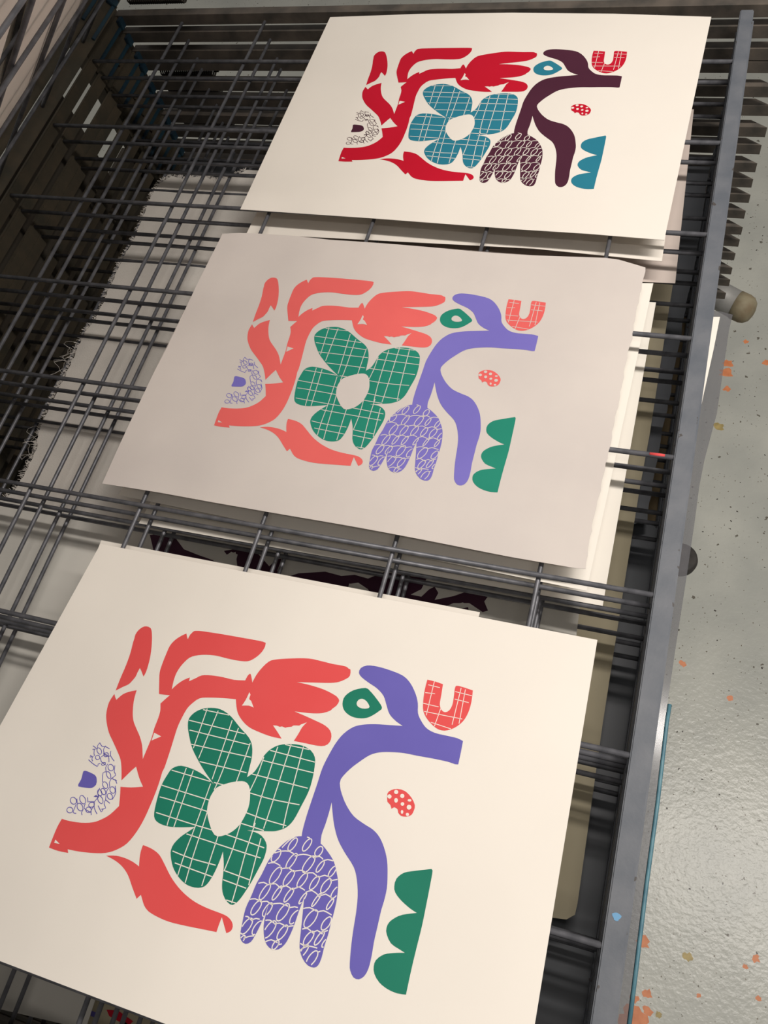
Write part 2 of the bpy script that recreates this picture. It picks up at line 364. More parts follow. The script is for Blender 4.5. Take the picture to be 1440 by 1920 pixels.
# page-space outlines of the printed design: x, y (thousandths of a cell), corner flag
ART = {
 'red': [
  [676,558,0,713,564,0,743,604,0,778,678,0,805,753,0,820,814,0,829,875,0,826,906,1,796,875,0,773,855,1,771,892,0,772,918,0,763,949,0,749,980,0,718,1006,0,680,1042,1,672,959,0,666,857,0,655,771,0,637,693,0,632,661,0,626,634,0,632,599,0,652,569,0],
  [824,1005,1,832,1052,0,847,1102,0,874,1163,0,903,1207,0,946,1248,0,990,1288,0,1030,1335,0,1055,1378,0,1075,1415,1,1073,1352,0,1070,1275,0,1060,1213,0,1056,1148,0,1048,1099,0,1027,1052,1,1043,1022,0,1065,984,1,1027,990,0,988,994,1,952,917,0,925,853,0,916,800,0,911,729,0,910,657,0,928,608,0,960,568,0,987,546,1,1004,571,0,1015,583,1,1017,547,0,1032,517,1,1069,507,0,1208,497,0,1367,490,0,1540,485,0,1565,498,0,1567,534,0,1553,576,0,1522,619,0,1489,642,0,1426,652,0,1348,654,0,1251,653,0,1161,669,0,1100,695,0,1073,725,0,1050,781,0,1042,834,0,1047,887,0,1060,944,1,1082,902,0,1113,864,0,1147,838,1,1153,864,1,1193,830,0,1222,806,0,1287,791,0,1372,785,0,1450,785,0,1526,772,1,1529,741,0,1540,720,0,1555,735,0,1579,775,1,1583,732,0,1599,675,0,1633,612,0,1680,585,0,1784,554,0,1890,531,0,1980,530,0,2056,532,0,2099,530,0,2151,530,0,2171,540,0,2185,544,0,2194,584,0,2177,610,0,2136,641,0,2084,660,0,1980,682,0,1866,705,1,1951,704,0,2057,712,0,2137,731,0,2162,743,0,2179,761,0,2172,795,0,2152,821,0,2143,836,0,2101,862,0,2042,878,0,1980,887,0,1920,894,1,1986,904,0,2071,919,0,2140,934,0,2184,958,0,2204,992,0,2204,1029,0,2182,1056,0,2136,1067,0,2066,1070,0,1982,1074,1,1994,1029,0,2005,977,0,2024,941,1,2010,951,0,1992,963,1,1982,974,1,1948,981,0,1938,992,1,1912,1001,0,1900,1008,1,1877,1005,0,1864,1011,1,1841,1008,0,1817,1012,1,1863,1047,0,1901,1079,1,1833,1082,0,1749,1074,0,1669,1059,0,1602,1024,0,1553,978,0,1514,907,1,1429,919,0,1329,939,0,1274,957,0,1243,993,0,1219,1043,0,1210,1126,0,1210,1177,0,1217,1239,0,1228,1328,0,1238,1429,0,1236,1457,0,1245,1522,0,1250,1594,0,1251,1659,0,1249,1744,0,1237,1823,0,1209,1899,0,1161,1949,0,1104,1982,0,1027,2003,0,938,2018,0,862,2025,1,876,2043,1,804,2049,0,741,2047,1,736,1999,0,731,1930,0,735,1877,1,789,1876,0,868,1866,0,940,1845,0,985,1816,0,1025,1776,0,1058,1716,1,1037,1662,0,1012,1608,1,1083,1594,0,1155,1571,1,1108,1530,0,1054,1469,1,1035,1501,0,1000,1571,1,972,1516,0,935,1457,0,888,1412,0,816,1351,0,789,1329,0,754,1294,0,712,1238,0,689,1192,0,674,1128,0,682,1065,1,702,1087,0,716,1099,1,742,1054,0,778,1027,0],
  [1115,1995,1,1177,1979,0,1241,1977,0,1296,1984,0,1340,1996,1,1323,1955,0,1312,1915,0,1310,1882,1,1371,1887,0,1430,1905,0,1483,1943,0,1551,1996,0,1619,2036,0,1687,2064,0,1756,2082,0,1835,2091,0,1916,2094,0,1958,2099,0,1991,2115,0,2007,2138,0,2004,2161,0,1984,2177,1,1958,2146,0,1928,2110,1,1927,2149,0,1928,2187,1,1841,2196,0,1745,2206,0,1647,2213,0,1570,2209,0,1502,2197,0,1464,2176,0,1442,2154,0,1420,2131,1,1405,2157,1,1352,2109,0,1298,2058,0,1244,2025,0,1183,2005,0],
  [2686,498,1,2735,499,0,2789,505,1,2796,576,0,2802,638,0,2820,669,0,2845,679,0,2868,661,0,2878,620,0,2873,558,0,2868,508,0,2885,494,0,2979,503,1,2987,581,0,2983,651,0,2964,711,0,2923,762,0,2870,792,0,2816,788,0,2752,748,0,2714,702,0,2697,642,0,2687,565,0],
  [2687,1196,0,2733,1197,0,2779,1223,0,2810,1259,0,2813,1289,0,2805,1318,0,2778,1335,0,2747,1337,0,2727,1323,1,2719,1307,0,2698,1301,0,2685,1314,1,2673,1295,1,2650,1281,1,2637,1237,0,2653,1212,0]],
 'purple': [
  [2282,492,0,2349,484,0,2437,490,0,2527,507,0,2587,545,0,2638,606,0,2668,663,0,2685,723,0,2715,764,0,2759,802,0,2817,819,0,2897,819,0,2956,819,0,2993,828,1,2996,892,0,2998,970,1,2980,974,0,2934,970,0,2843,973,0,2753,979,0,2667,983,0,2584,997,0,2521,1015,0,2469,1045,0,2418,1101,0,2375,1158,0,2342,1225,0,2352,1268,0,2376,1307,0,2420,1359,0,2482,1408,0,2556,1435,0,2612,1451,0,2660,1480,0,2703,1529,0,2738,1589,0,2761,1658,0,2777,1727,0,2780,1793,0,2778,1837,0,2781,1917,0,2784,1996,0,2791,2062,0,2792,2123,0,2781,2162,0,2758,2184,0,2728,2184,0,2702,2159,0,2689,2127,0,2670,2039,0,2658,1962,0,2648,1884,0,2632,1806,0,2603,1729,0,2565,1670,0,2495,1613,0,2440,1562,0,2403,1512,0,2370,1453,0,2331,1366,1,2334,1413,0,2335,1487,0,2332,1555,0,2342,1600,1,2314,1637,1,2272,1649,1,2221,1590,1,2215,1555,0,2211,1476,0,2211,1381,0,2212,1284,0,2212,1186,0,2228,1088,0,2246,1016,0,2274,954,0,2320,901,0,2375,873,0,2445,853,0,2524,839,0,2616,823,1,2570,806,0,2515,770,0,2478,715,0,2445,665,0,2391,627,0,2327,602,0,2272,577,0,2246,553,0,2247,519,0],
  [2115,1684,0,2148,1636,0,2183,1606,0,2225,1590,0,2283,1586,0,2345,1602,0,2398,1633,0,2447,1673,0,2480,1722,0,2506,1772,0,2524,1846,0,2530,1911,0,2531,1971,0,2534,2034,0,2532,2083,0,2535,2145,0,2529,2182,0,2511,2199,0,2474,2198,0,2434,2173,0,2403,2130,0,2386,2065,0,2371,1999,0,2356,1937,0,2343,1884,1,2343,1918,0,2340,1963,0,2338,2030,0,2333,2085,0,2321,2137,0,2296,2170,0,2262,2181,0,2226,2169,0,2198,2139,0,2174,2086,0,2166,2039,0,2163,1990,0,2161,1934,1,2161,2018,0,2155,2086,0,2145,2143,0,2134,2179,0,2109,2196,0,2080,2188,0,2063,2161,0,2052,2104,0,2043,2034,0,2050,1970,0,2055,1900,0,2067,1845,0,2078,1771,0,2094,1726,0],
  [731,1577,0,753,1575,0,814,1584,0,838,1605,0,850,1636,0,832,1661,0,798,1669,0,742,1675,1,734,1662,0,737,1630,0,727,1588,0]],
 'green': [
  [1357,1004,0,1422,993,0,1480,1003,0,1535,1026,0,1617,1078,0,1695,1123,0,1735,1169,0,1759,1231,0,1769,1297,0,1776,1355,1,1808,1314,0,1825,1249,0,1831,1207,0,1856,1160,0,1899,1122,0,1969,1097,0,2045,1089,0,2107,1105,0,2143,1136,0,2158,1173,0,2172,1249,0,2176,1339,0,2161,1432,0,2144,1518,0,2116,1568,0,2073,1598,0,2024,1615,0,1891,1643,1,1945,1641,0,1990,1650,0,2028,1677,0,2044,1709,0,2048,1762,0,2038,1823,0,2025,1891,0,2012,1941,0,1991,2003,0,1965,2036,0,1929,2031,0,1890,2002,0,1864,1958,0,1848,1904,0,1829,1850,0,1798,1789,1,1799,1852,0,1793,1919,0,1777,1976,0,1754,2000,0,1711,2012,0,1655,2009,0,1594,1984,0,1541,1945,0,1503,1895,0,1489,1862,0,1492,1825,0,1514,1782,0,1537,1754,0,1580,1705,1,1523,1722,0,1465,1737,0,1411,1746,0,1351,1743,0,1314,1727,0,1294,1694,0,1277,1620,0,1267,1537,0,1274,1475,0,1288,1424,0,1322,1398,0,1363,1391,0,1440,1396,0,1515,1414,0,1592,1448,1,1504,1390,0,1437,1339,0,1363,1274,0,1308,1203,0,1273,1147,0,1260,1099,0,1279,1055,0,1312,1025,0],
  [2317,641,0,2349,652,0,2403,690,0,2456,738,0,2447,765,0,2399,816,0,2350,838,0,2287,840,0,2233,816,0,2205,773,0,2206,722,0,2248,672,0],
  [2985,1569,1,2997,1574,0,3002,1638,0,3007,1747,0,3011,1853,0,3010,1959,0,3010,2066,0,3013,2182,1,2969,2189,0,2916,2185,0,2865,2168,0,2829,2138,0,2816,2106,0,2819,2075,0,2850,2040,0,2903,2017,0,2957,2001,1,2919,1992,0,2874,1979,0,2840,1944,0,2830,1914,0,2839,1880,0,2877,1842,0,2919,1820,0,2969,1801,1,2928,1790,0,2867,1763,0,2828,1735,0,2814,1706,0,2815,1666,0,2847,1626,0,2907,1599,0]],
 'white': [
  [1074,1242,1,1130,1253,1,1079,1293,1],
  [758,1996,1,761,2015,1,798,2011,1],
  [1585,842,1,1599,857,1,1601,886,0,1617,893,1,1652,933,1,1616,928,0,1571,939,1,1581,898,0],
  [1616,1461,0,1660,1427,0,1719,1397,0,1772,1384,0,1807,1400,0,1831,1439,0,1850,1499,0,1852,1556,0,1837,1629,0,1797,1686,0,1735,1721,0,1693,1704,0,1646,1653,0,1611,1599,0,1599,1538,0,1603,1498,0],
  [2319,715,0,2350,724,0,2379,753,0,2370,768,0,2337,776,0,2307,770,0,2293,752,0,2298,728,0],
  [2697,1212,0,2696,1222,0,2688,1227,0,2679,1226,0,2673,1219,0,2674,1209,0,2682,1204,0,2691,1205,0],
  [2738,1225,0,2737,1235,0,2729,1240,0,2720,1239,0,2714,1232,0,2715,1222,0,2723,1217,0,2732,1218,0],
  [2666,1247,0,2665,1256,0,2657,1262,0,2648,1260,0,2641,1253,0,2643,1244,0,2650,1238,0,2660,1240,0],
  [2708,1259,0,2707,1269,0,2701,1274,0,2693,1273,0,2687,1264,0,2687,1254,0,2694,1249,0,2702,1250,0],
  [2750,1269,0,2748,1277,0,2742,1282,0,2734,1281,0,2729,1275,0,2730,1267,0,2737,1262,0,2745,1263,0],
  [2784,1239,0,2783,1245,0,2776,1249,0,2767,1249,0,2763,1245,0,2764,1239,0,2772,1235,0,2780,1235,0],
  [2794,1276,0,2793,1287,0,2784,1293,0,2774,1292,0,2768,1283,0,2769,1273,0,2777,1267,0,2788,1268,0],
  [2756,1313,0,2756,1321,0,2752,1326,0,2746,1324,0,2742,1317,0,2742,1309,0,2746,1305,0,2752,1307,0],
  [2792,1319,0,2791,1326,0,2785,1330,0,2778,1329,0,2774,1324,0,2774,1317,0,2780,1313,0,2787,1313,0]],
 'gridgreen': [
  [1297,1025,1531,1016],
  [1266,1111,1673,1107],
  [1283,1170,1734,1165],
  [1345,1252,1755,1236],
  [1445,1340,1800,1330,2178,1325],
  [1937,1109,2120,1101],
  [1858,1166,2154,1167],
  [1828,1236,2169,1230],
  [1262,1433,1277,1433,1561,1436,1656,1435],
  [1269,1533,1326,1535,1600,1541],
  [1833,1439,1978,1440,2166,1427],
  [1272,1602,1356,1600,1614,1605],
  [1854,1552,1982,1560,2126,1560],
  [1293,1691,1401,1693,1554,1696,1675,1696],
  [1838,1616,1992,1619],
  [1531,1756,1738,1760,1927,1764,2049,1765],
  [1767,1697,1929,1703,2044,1709],
  [1489,1865,1628,1874,1786,1870],
  [1519,1921,1652,1927,1789,1932],
  [1839,1883,2025,1891],
  [1859,1930,2024,1937],
  [1919,2023,1979,2023],
  [1353,1011,1370,1272],
  [1430,993,1430,1323],
  [1545,1031,1568,1434,1578,1709,1580,1862,1589,1980],
  [1605,1067,1611,1363,1607,1457],
  [1616,1610,1624,1709,1636,1878,1649,2004],
  [1716,1139,1719,1255,1722,1395],
  [1736,1723,1741,1832,1751,1994],
  [1834,1233,1835,1327,1823,1441],
  [1896,1122,1907,1439,1923,1619],
  [1973,1098,1984,1439,1987,1624],
  [2054,1094,2082,1440,2099,1579],
  [1841,1615,1850,1761,1846,1899],
  [1927,1612,1933,1780,1950,1952,1955,2030],
  [1990,1650,2015,1917],
  [1378,1398,1400,1692,1407,1744],
  [1428,1401,1451,1739]],
 'gridred': [
  [2684,530,2792,533],
  [2695,585,2756,578],
  [2700,655,2816,656],
  [2720,704,3000,696],
  [2762,760,2906,773],
  [2732,500,2739,751],
  [2815,650,2804,781],
  [2875,536,2981,539],
  [2883,584,2988,587],
  [2905,504,2906,746],
  [2933,508,2945,730]],
 'loops': [
  [2202,1652,2191,1674,2179,1685,2169,1682,2165,1666,2169,1643,2180,1621,2192,1609,2202,1613,2206,1629,2202,1652],
  [2285,1633,2274,1654,2262,1665,2252,1662,2248,1647,2252,1624,2263,1603,2275,1592,2285,1595,2289,1610,2285,1633],
  [2364,1649,2355,1665,2343,1672,2332,1669,2326,1656,2329,1638,2338,1623,2350,1615,2361,1619,2366,1631,2364,1649],
  [2132,1735,2121,1755,2107,1766,2096,1763,2090,1747,2093,1724,2104,1704,2118,1693,2129,1697,2135,1712,2132,1735],
  [2226,1738,2215,1764,2201,1777,2191,1775,2188,1756,2194,1729,2206,1703,2220,1689,2230,1691,2232,1710,2226,1738],
  [2332,1729,2319,1757,2302,1772,2290,1768,2285,1748,2292,1718,2305,1690,2322,1675,2334,1679,2339,1699,2332,1729],
  [2392,1722,2384,1740,2374,1751,2366,1749,2364,1735,2369,1715,2378,1697,2388,1686,2395,1689,2397,1702,2392,1722],
  [2468,1729,2459,1747,2448,1757,2441,1755,2439,1741,2443,1722,2452,1704,2462,1694,2470,1697,2472,1710,2468,1729],
  [2167,1835,2154,1862,2138,1877,2126,1873,2122,1853,2127,1823,2140,1796,2156,1781,2169,1785,2172,1805,2167,1835],
  [2244,1827,2232,1852,2218,1866,2207,1863,2203,1844,2209,1817,2221,1792,2235,1778,2246,1781,2250,1800,2244,1827],
  [2321,1817,2310,1840,2296,1852,2286,1850,2283,1833,2288,1808,2299,1785,2313,1772,2323,1775,2327,1792,2321,1817],
  [2393,1812,2382,1833,2369,1845,2359,1843,2357,1826,2361,1803,2372,1781,2386,1769,2395,1771,2397,1788,2393,1812],
  [2463,1810,2451,1832,2437,1845,2426,1842,2422,1825,2426,1800,2439,1777,2453,1764,2464,1768,2468,1785,2463,1810],
  [2521,1827,2511,1846,2500,1856,2491,1854,2488,1840,2493,1819,2502,1800,2514,1789,2523,1791,2525,1806,2521,1827],
  [2134,1930,2123,1955,2110,1969,2099,1966,2097,1948,2102,1922,2113,1896,2127,1883,2138,1885,2140,1904,2134,1930],
  [2200,1916,2190,1939,2179,1952,2172,1950,2171,1934,2177,1909,2187,1886,2198,1872,2205,1874,2206,1891,2200,1916],
  [2270,1908,2259,1931,2248,1944,2241,1942,2239,1926,2244,1902,2255,1878,2266,1866,2274,1868,2276,1884,2270,1908],
  [2348,1902,2339,1920,2331,1930,2326,1929,2326,1916,2331,1897,2339,1879,2347,1869,2352,1870,2352,1883,2348,1902],
  [2424,1889,2415,1911,2405,1924,2400,1922,2401,1908,2407,1885,2417,1863,2426,1850,2431,1851,2431,1866,2424,1889],
  [2506,1889,2498,1907,2489,1916,2484,1914,2483,1902,2487,1885,2495,1867,2504,1858,2510,1860,2510,1872,2506,1889],
  [2118,2018,2107,2041,2094,2053,2083,2051,2078,2034,2083,2009,2094,1986,2108,1974,2118,1976,2123,1994,2118,2018],
  [2182,2010,2171,2031,2159,2043,2149,2040,2145,2025,2150,2002,2160,1980,2173,1968,2183,1971,2186,1987,2182,2010],
  [2277,2000,2263,2028,2246,2042,2233,2039,2228,2019,2234,1990,2248,1962,2265,1947,2278,1951,2282,1971,2277,2000],
  [2344,2004,2333,2026,2320,2037,2310,2035,2306,2018,2310,1995,2322,1974,2335,1962,2345,1965,2349,1981,2344,2004],
  [2440,1989,2425,2017,2407,2032,2393,2028,2387,2007,2393,1977,2408,1950,2426,1935,2441,1938,2446,1959,2440,1989],
  [2525,1988,2514,2007,2500,2018,2489,2015,2485,2000,2489,1978,2501,1958,2514,1947,2525,1950,2529,1965,2525,1988],
  [2102,2119,2090,2144,2075,2157,2062,2154,2057,2136,2062,2110,2074,2085,2090,2071,2102,2074,2107,2093,2102,2119],
  [2161,2110,2150,2131,2137,2142,2126,2140,2122,2124,2126,2102,2137,2080,2150,2069,2161,2071,2165,2087,2161,2110],
  [2234,2100,2221,2126,2204,2141,2191,2137,2186,2118,2192,2089,2205,2062,2222,2048,2235,2051,2240,2071,2234,2100],
  [2304,2093,2293,2115,2280,2127,2269,2125,2265,2108,2270,2084,2282,2062,2295,2049,2305,2052,2309,2069,2304,2093],
  [2453,2081,2442,2102,2429,2114,2419,2111,2415,2095,2420,2072,2432,2051,2445,2039,2455,2041,2459,2058,2453,2081],
  [2506,2064,2496,2085,2484,2097,2476,2095,2475,2080,2481,2057,2491,2036,2503,2024,2511,2026,2512,2042,2506,2064],
  [2541,2074,2533,2089,2525,2096,2520,2095,2518,2085,2522,2070,2530,2056,2537,2048,2543,2050,2544,2060,2541,2074],
  [2444,2143,2435,2162,2424,2173,2416,2171,2414,2157,2419,2137,2428,2118,2439,2107,2447,2109,2450,2123,2444,2143],
  [2505,2168,2492,2192,2477,2205,2465,2202,2462,2185,2467,2159,2480,2135,2495,2122,2507,2125,2511,2143,2505,2168],
  [2284,2159,2277,2173,2268,2180,2260,2178,2257,2168,2259,2153,2266,2139,2276,2132,2283,2133,2287,2144,2284,2159],
  [2093,2181,2087,2193,2080,2199,2074,2198,2071,2189,2073,2177,2079,2166,2086,2160,2092,2161,2094,2170,2093,2181],
  [2131,1680,2155,1637,2183,1606,2231,1588,2271,1589],
  [2098,1719,2137,1698,2180,1688,2216,1696],
  [2219,1704,2264,1682,2316,1679,2332,1686],
  [2331,1683,2358,1668,2384,1678],
  [2384,1687,2411,1672,2443,1671],
  [2082,1781,2117,1767,2156,1774],
  [2162,1790,2205,1773,2235,1782],
  [2236,1785,2281,1765,2316,1772],
  [2316,1772,2351,1760,2385,1774],
  [2389,1775,2420,1755,2453,1758],
  [2459,1774,2497,1756],
  [2066,1894,2094,1881,2123,1887],
  [2128,1883,2163,1870,2190,1881],
  [2195,1885,2226,1864,2262,1873],
  [2263,1875,2299,1851,2337,1858],
  [2344,1867,2375,1848,2414,1859],
  [2421,1869,2457,1845,2499,1856],
  [2049,1984,2078,1973,2116,1978],
  [2114,1981,2148,1967,2184,1978],
  [2177,1975,2222,1957,2274,1959],
  [2277,1967,2310,1951,2342,1952],
  [2359,1947,2393,1933,2436,1940],
  [2441,1944,2472,1927,2522,1935],
  [2047,2075,2070,2068,2102,2082],
  [2098,2080,2120,2064,2159,2063],
  [2174,2059,2199,2051,2229,2060],
  [2230,2063,2257,2050,2298,2057],
  [2301,2056,2336,2041],
  [2388,2044,2415,2033,2448,2045],
  [2449,2048,2470,2028,2504,2037],
  [2501,2028,2527,2012],
  [2088,2175,2113,2158,2141,2147],
  [2212,2157,2240,2139,2279,2143],
  [2283,2153,2325,2130],
  [2400,2112,2440,2119],
  [2411,2143,2444,2113,2498,2108],
  [2504,2127,2534,2108]],
 'scribble': [
  [777,1430,787,1444,785,1455,773,1455,757,1447,746,1433,748,1422,761,1422,777,1430],
  [786,1470,792,1480,788,1488,777,1492,766,1487,760,1477,765,1469,776,1465,786,1470],
  [907,1505,916,1519,911,1531,897,1534,880,1526,871,1511,876,1500,890,1497,907,1505],
  [912,1554,922,1569,922,1578,910,1579,893,1569,882,1554,882,1544,895,1544,912,1554],
  [921,1615,931,1629,928,1640,915,1641,899,1633,888,1619,891,1608,904,1606,921,1615],
  [927,1655,937,1667,934,1677,923,1678,907,1670,897,1657,900,1647,912,1646,927,1655],
  [932,1702,945,1718,944,1730,930,1730,911,1720,898,1704,899,1692,914,1692,932,1702],
  [984,1629,992,1643,989,1654,975,1656,959,1648,951,1634,954,1623,968,1621,984,1629],
  [985,1669,994,1682,990,1692,977,1694,961,1687,953,1675,956,1664,970,1662,985,1669],
  [767,1750,777,1764,772,1777,757,1780,739,1772,729,1758,734,1745,749,1742,767,1750],
  [773,1806,780,1818,775,1829,760,1833,745,1828,738,1816,743,1805,758,1801,773,1806],
  [823,1730,835,1747,833,1760,817,1761,796,1750,784,1733,786,1720,801,1719,823,1730],
  [828,1775,839,1790,836,1802,821,1804,802,1795,791,1779,793,1767,809,1765,828,1775],
  [890,1775,896,1787,891,1797,878,1801,864,1795,858,1784,863,1773,876,1770,890,1775],
  [895,1742,900,1753,894,1763,880,1768,867,1764,863,1753,869,1743,882,1738,895,1742],
  [845,1498,847,1504,842,1512,832,1516,825,1514,823,1507,828,1500,837,1496,845,1498],
  [835,1440,840,1449,835,1458,824,1462,813,1458,809,1449,814,1440,825,1436,835,1440],
  [907,1666,916,1679,915,1688,902,1690,888,1682,879,1669,881,1660,893,1658,907,1666],
  [744,1389,739,1410,748,1433],
  [744,1389,769,1406,796,1403,827,1409],
  [792,1397,790,1422,804,1440,833,1457,856,1448],
  [843,1420,856,1448,896,1473],
  [707,1418,742,1430,716,1440],
  [728,1434,740,1463,754,1474],
  [720,1478,740,1484,722,1488],
  [743,1476,743,1497,757,1508],
  [723,1506,755,1519,803,1531,800,1515,813,1509],
  [794,1474,814,1497,852,1509],
  [799,1469,814,1452,842,1452,865,1488],
  [863,1499,860,1524,877,1547],
  [877,1547,859,1559,881,1607],
  [913,1497,928,1534,948,1550,930,1575],
  [930,1575,972,1581],
  [930,1575,929,1602,945,1625],
  [957,1575,980,1596],
  [881,1607,891,1612],
  [945,1625,937,1654,955,1703],
  [976,1611,1001,1651,996,1692],
  [883,1648,886,1680,904,1699],
  [871,1704,900,1700,875,1697],
  [880,1705,884,1691],
  [904,1699,891,1732,909,1767,943,1794],
  [955,1703,958,1728,980,1749,956,1761],
  [955,1703,993,1716],
  [925,1747,964,1776,966,1759],
  [834,1720,851,1746],
  [839,1759,845,1784,898,1796],
  [900,1756,895,1784,910,1809],
  [842,1791,841,1811,852,1824],
  [781,1774,784,1799,787,1825,810,1825],
  [769,1744,788,1772],
  [891,1732,853,1742],
  [800,1441,814,1459]]}

# ------------------------------------------------------------------ floor
bm = bmesh.new()
fl_n = 0
box(bm, -24, 30, -26, 26, -FZ - 0.4, -FZ)
for (px, py, r, k) in ((1364, 682, .085, 2), (1362, 700, .095, 2), (1436, 680, .06, 2), (1190, 1908, .13, 2), (1186, 1922, .15, 2), (1205, 1768, .075, 2), (1214, 1863, .05, 2), (1213, 1894, .055, 2),
                       (1190, 1873, .05, 2), (1310, 1866, .03, 2), (1416, 1798, .045, 2), (1280, 1245, .045, 2), (1369, 1311, .04, 2), (1347, 802, .07, 3), (1289, 1794, .05, 3), (1362, 730, .05, 2), (1399, 642, .04, 2), (1235, 1902, .035, 3), (1397, 1812, .03, 2), (1422, 1872, .03, 2)):
    cx, cy = at(px, py, -FZ)
    n = 14
    pts = []
    for a in range(n):
        rr = r * random.uniform(0.55, 1.15)
        pts.append((cx + rr * math.cos(2 * math.pi * a / n), cy + rr * math.sin(2 * math.pi * a / n) * 0.9))
    lay_ = 0.0005 + 0.00012 * fl_n; fl_n += 1
    add_poly(bm, pts, lay_, 1 if k == 2 else 2, level_map(-FZ))
fl = link_mesh('floor', bm, [M['floor'], M['orange_paint'], M['tan_paint']])
tag(fl, 'grey painted concrete floor with specks and orange paint spots', 'floor', kind='structure')

# ------------------------------------------------------------------ trays
XL, XR, YF, YN = -0.80, 5.74, 0.78, -8.60
LEV = [0, -0.20, -0.43, -0.56, -0.80, -1.03]
while len(LEV) < 18: LEV.append(LEV[-1] - 0.222)

def tray_meshes():
    d = {}
    def keep(key, bm, mats, smooth=False):
        me = bpy.data.meshes.new(key); bm.to_mesh(me); bm.free()
        for m in mats: me.materials.append(m)
        d[key] = me
    b = bmesh.new(); tube(b, [(XL, 0, 0), (2.5, 0, -0.006), (XR - .05, 0, 0)], 0.0185); keep('cross_wire', b, [M['wire']])
    b = bmesh.new(); tube(b, [(0, YF - .1, 0), (0, -4, -0.006), (0, YN, 0)], 0.0165); keep('long_wire', b, [M['wire']])
    # right side bar: a slim rectangular bar with a small lip along its outer side
    b = bmesh.new(); box(b, -0.057, 0.057, YN, 0.66, -0.075, 0.03, bevel=0.008); box(b, 0.057, 0.072, YN, 0.62, -0.075, -0.05)
    keep('side_bar', b, [M['bar']])
    # hinge rail on the left: angle iron
    b = bmesh.new(); box(b, -0.035, 0.0, YN, 0.70, -0.10, 0.04, bevel=0.006); pass
    keep('hinge_rail', b, [M['rust']])
    # far rail: deep channel with a tapered right end
    b = bmesh.new()
    prof = [(-0.055, -0.088), (0.05, -0.088), (0.05, -0.07), (0.02, -0.065), (0.02, 0.005), (0.05, 0.01), (0.05, 0.028), (-0.055, 0.028)]
    L_ = [b.verts.new(Vector((XL - .05, y, z)) * U) for y, z in prof]
    R_ = [b.verts.new(Vector((6.14 - (0.16 if y > 0 else 0.0) , y, z)) * U) for y, z in prof]
    n = len(prof)
    for i in range(n): b.faces.new((L_[i], L_[(i + 1) % n], R_[(i + 1) % n], R_[i]))
    b.faces.new(list(reversed(L_))); b.faces.new(R_)
    bmesh.ops.recalc_face_normals(b, faces=b.faces[:])
    keep('far_rail', b, [M['rail']])
    b = bmesh.new(); box(b, XL, XR, -0.04, 0.04, -0.08, 0.03, bevel=0.008); keep('near_rail', b, [M['rail']])
    # corner bracket painted blue
    b = bmesh.new(); box(b, 0.0, 0.025, -0.62, 0.0, -0.085, -0.05, bevel=0.004); box(b, 0.0, 0.045, -0.08, 0.02, -0.09, 0.02, bevel=0.006); keep('corner_bracket', b, [M['navy']])
    return d
TM = tray_meshes()

ORD = ['topmost', 'second', 'third', 'fourth', 'fifth', 'sixth', 'seventh', 'eighth', 'ninth', 'tenth', 'eleventh', 'twelfth',
       'thirteenth', 'fourteenth', 'fifteenth', 'sixteenth', 'seventeenth', 'eighteenth']
def child(me, name, parent, loc):
    o = bpy.data.objects.new(name, me); col.objects.link(o); o.parent = parent
    o.location = Vector(loc) * U
    return o
def make_tray(z, label):
    t = empty('wire_tray', W(0, 0, z))
    tag(t, label, 'drying rack tray', 'wire trays of the drying rack')
    for j in range(9): child(TM['cross_wire'], 'cross_wire', t, (0, -j, 0))
    for i in range(6): child(TM['long_wire'], 'long_wire', t, (0.994 * i, 0, -0.034))
    child(TM['side_bar'], 'side_bar', t, (XR, 0, 0.0))
    child(TM['hinge_rail'], 'hinge_rail', t, (XL, 0, 0.0))
    child(TM['far_rail'], 'far_rail', t, (0, YF, 0.0))
    child(TM['near_rail'], 'near_rail', t, (0, YN, 0.0))
    child(TM['corner_bracket'], 'corner_bracket', t, (XL, YF - .06, 0.0))
    return t
def copy_tree(o, parent=None):
    c = o.copy(); col.objects.link(c)
    if parent: c.parent = parent
    for ch in list(o.children): copy_tree(ch, c)
    return c
top = make_tray(0, 'topmost lowered grey wire tray, under the three big art prints')
trays = [top]
notes = {1: ', carrying blank cream sheets', 2: ', holding the pinkish grey sheet', 3: ', between the white sheets and the cloth',
         4: ', holding the frayed white cloth', 5: ', holding the beige sheet'}
for k in range(1, 18):
    c = copy_tree(top)
    c.location = W(random.uniform(-.012, .004), random.uniform(-.02, .02), LEV[k])
    c['label'] = ORD[k] + ' wire tray down in the lowered stack' + notes.get(k, '')
    trays.append(c)

bm = bmesh.new()
xa, ya = at(1218, 851); xb, yb = at(1246, 856)
tube(bm, [(xa, -4.0, 0.008), (xb - .03, -4.0, 0.009), (xb, -4.0, 0.007)], 0.0125, 8)
link_mesh('paint_smear', bm, M['coral'], top)['label'] = 'coral paint smear on a wire'
bm = bmesh.new()
cx, cy = at(1156, 1719, .03)
for v in (0,):
    vs_ = [bm.verts.new(Vector((cx + .022 * math.cos(a) * (1 + .3 * math.sin(3 * a)), cy + .02 * math.sin(a), 0.0315)) * U) for a in [math.pi * k / 6 for k in range(12)]]
    bm.faces.new(vs_)
link_mesh('paint_spot', bm, M['sky_paint'], top)['label'] = 'light blue paint spot on the side bar'
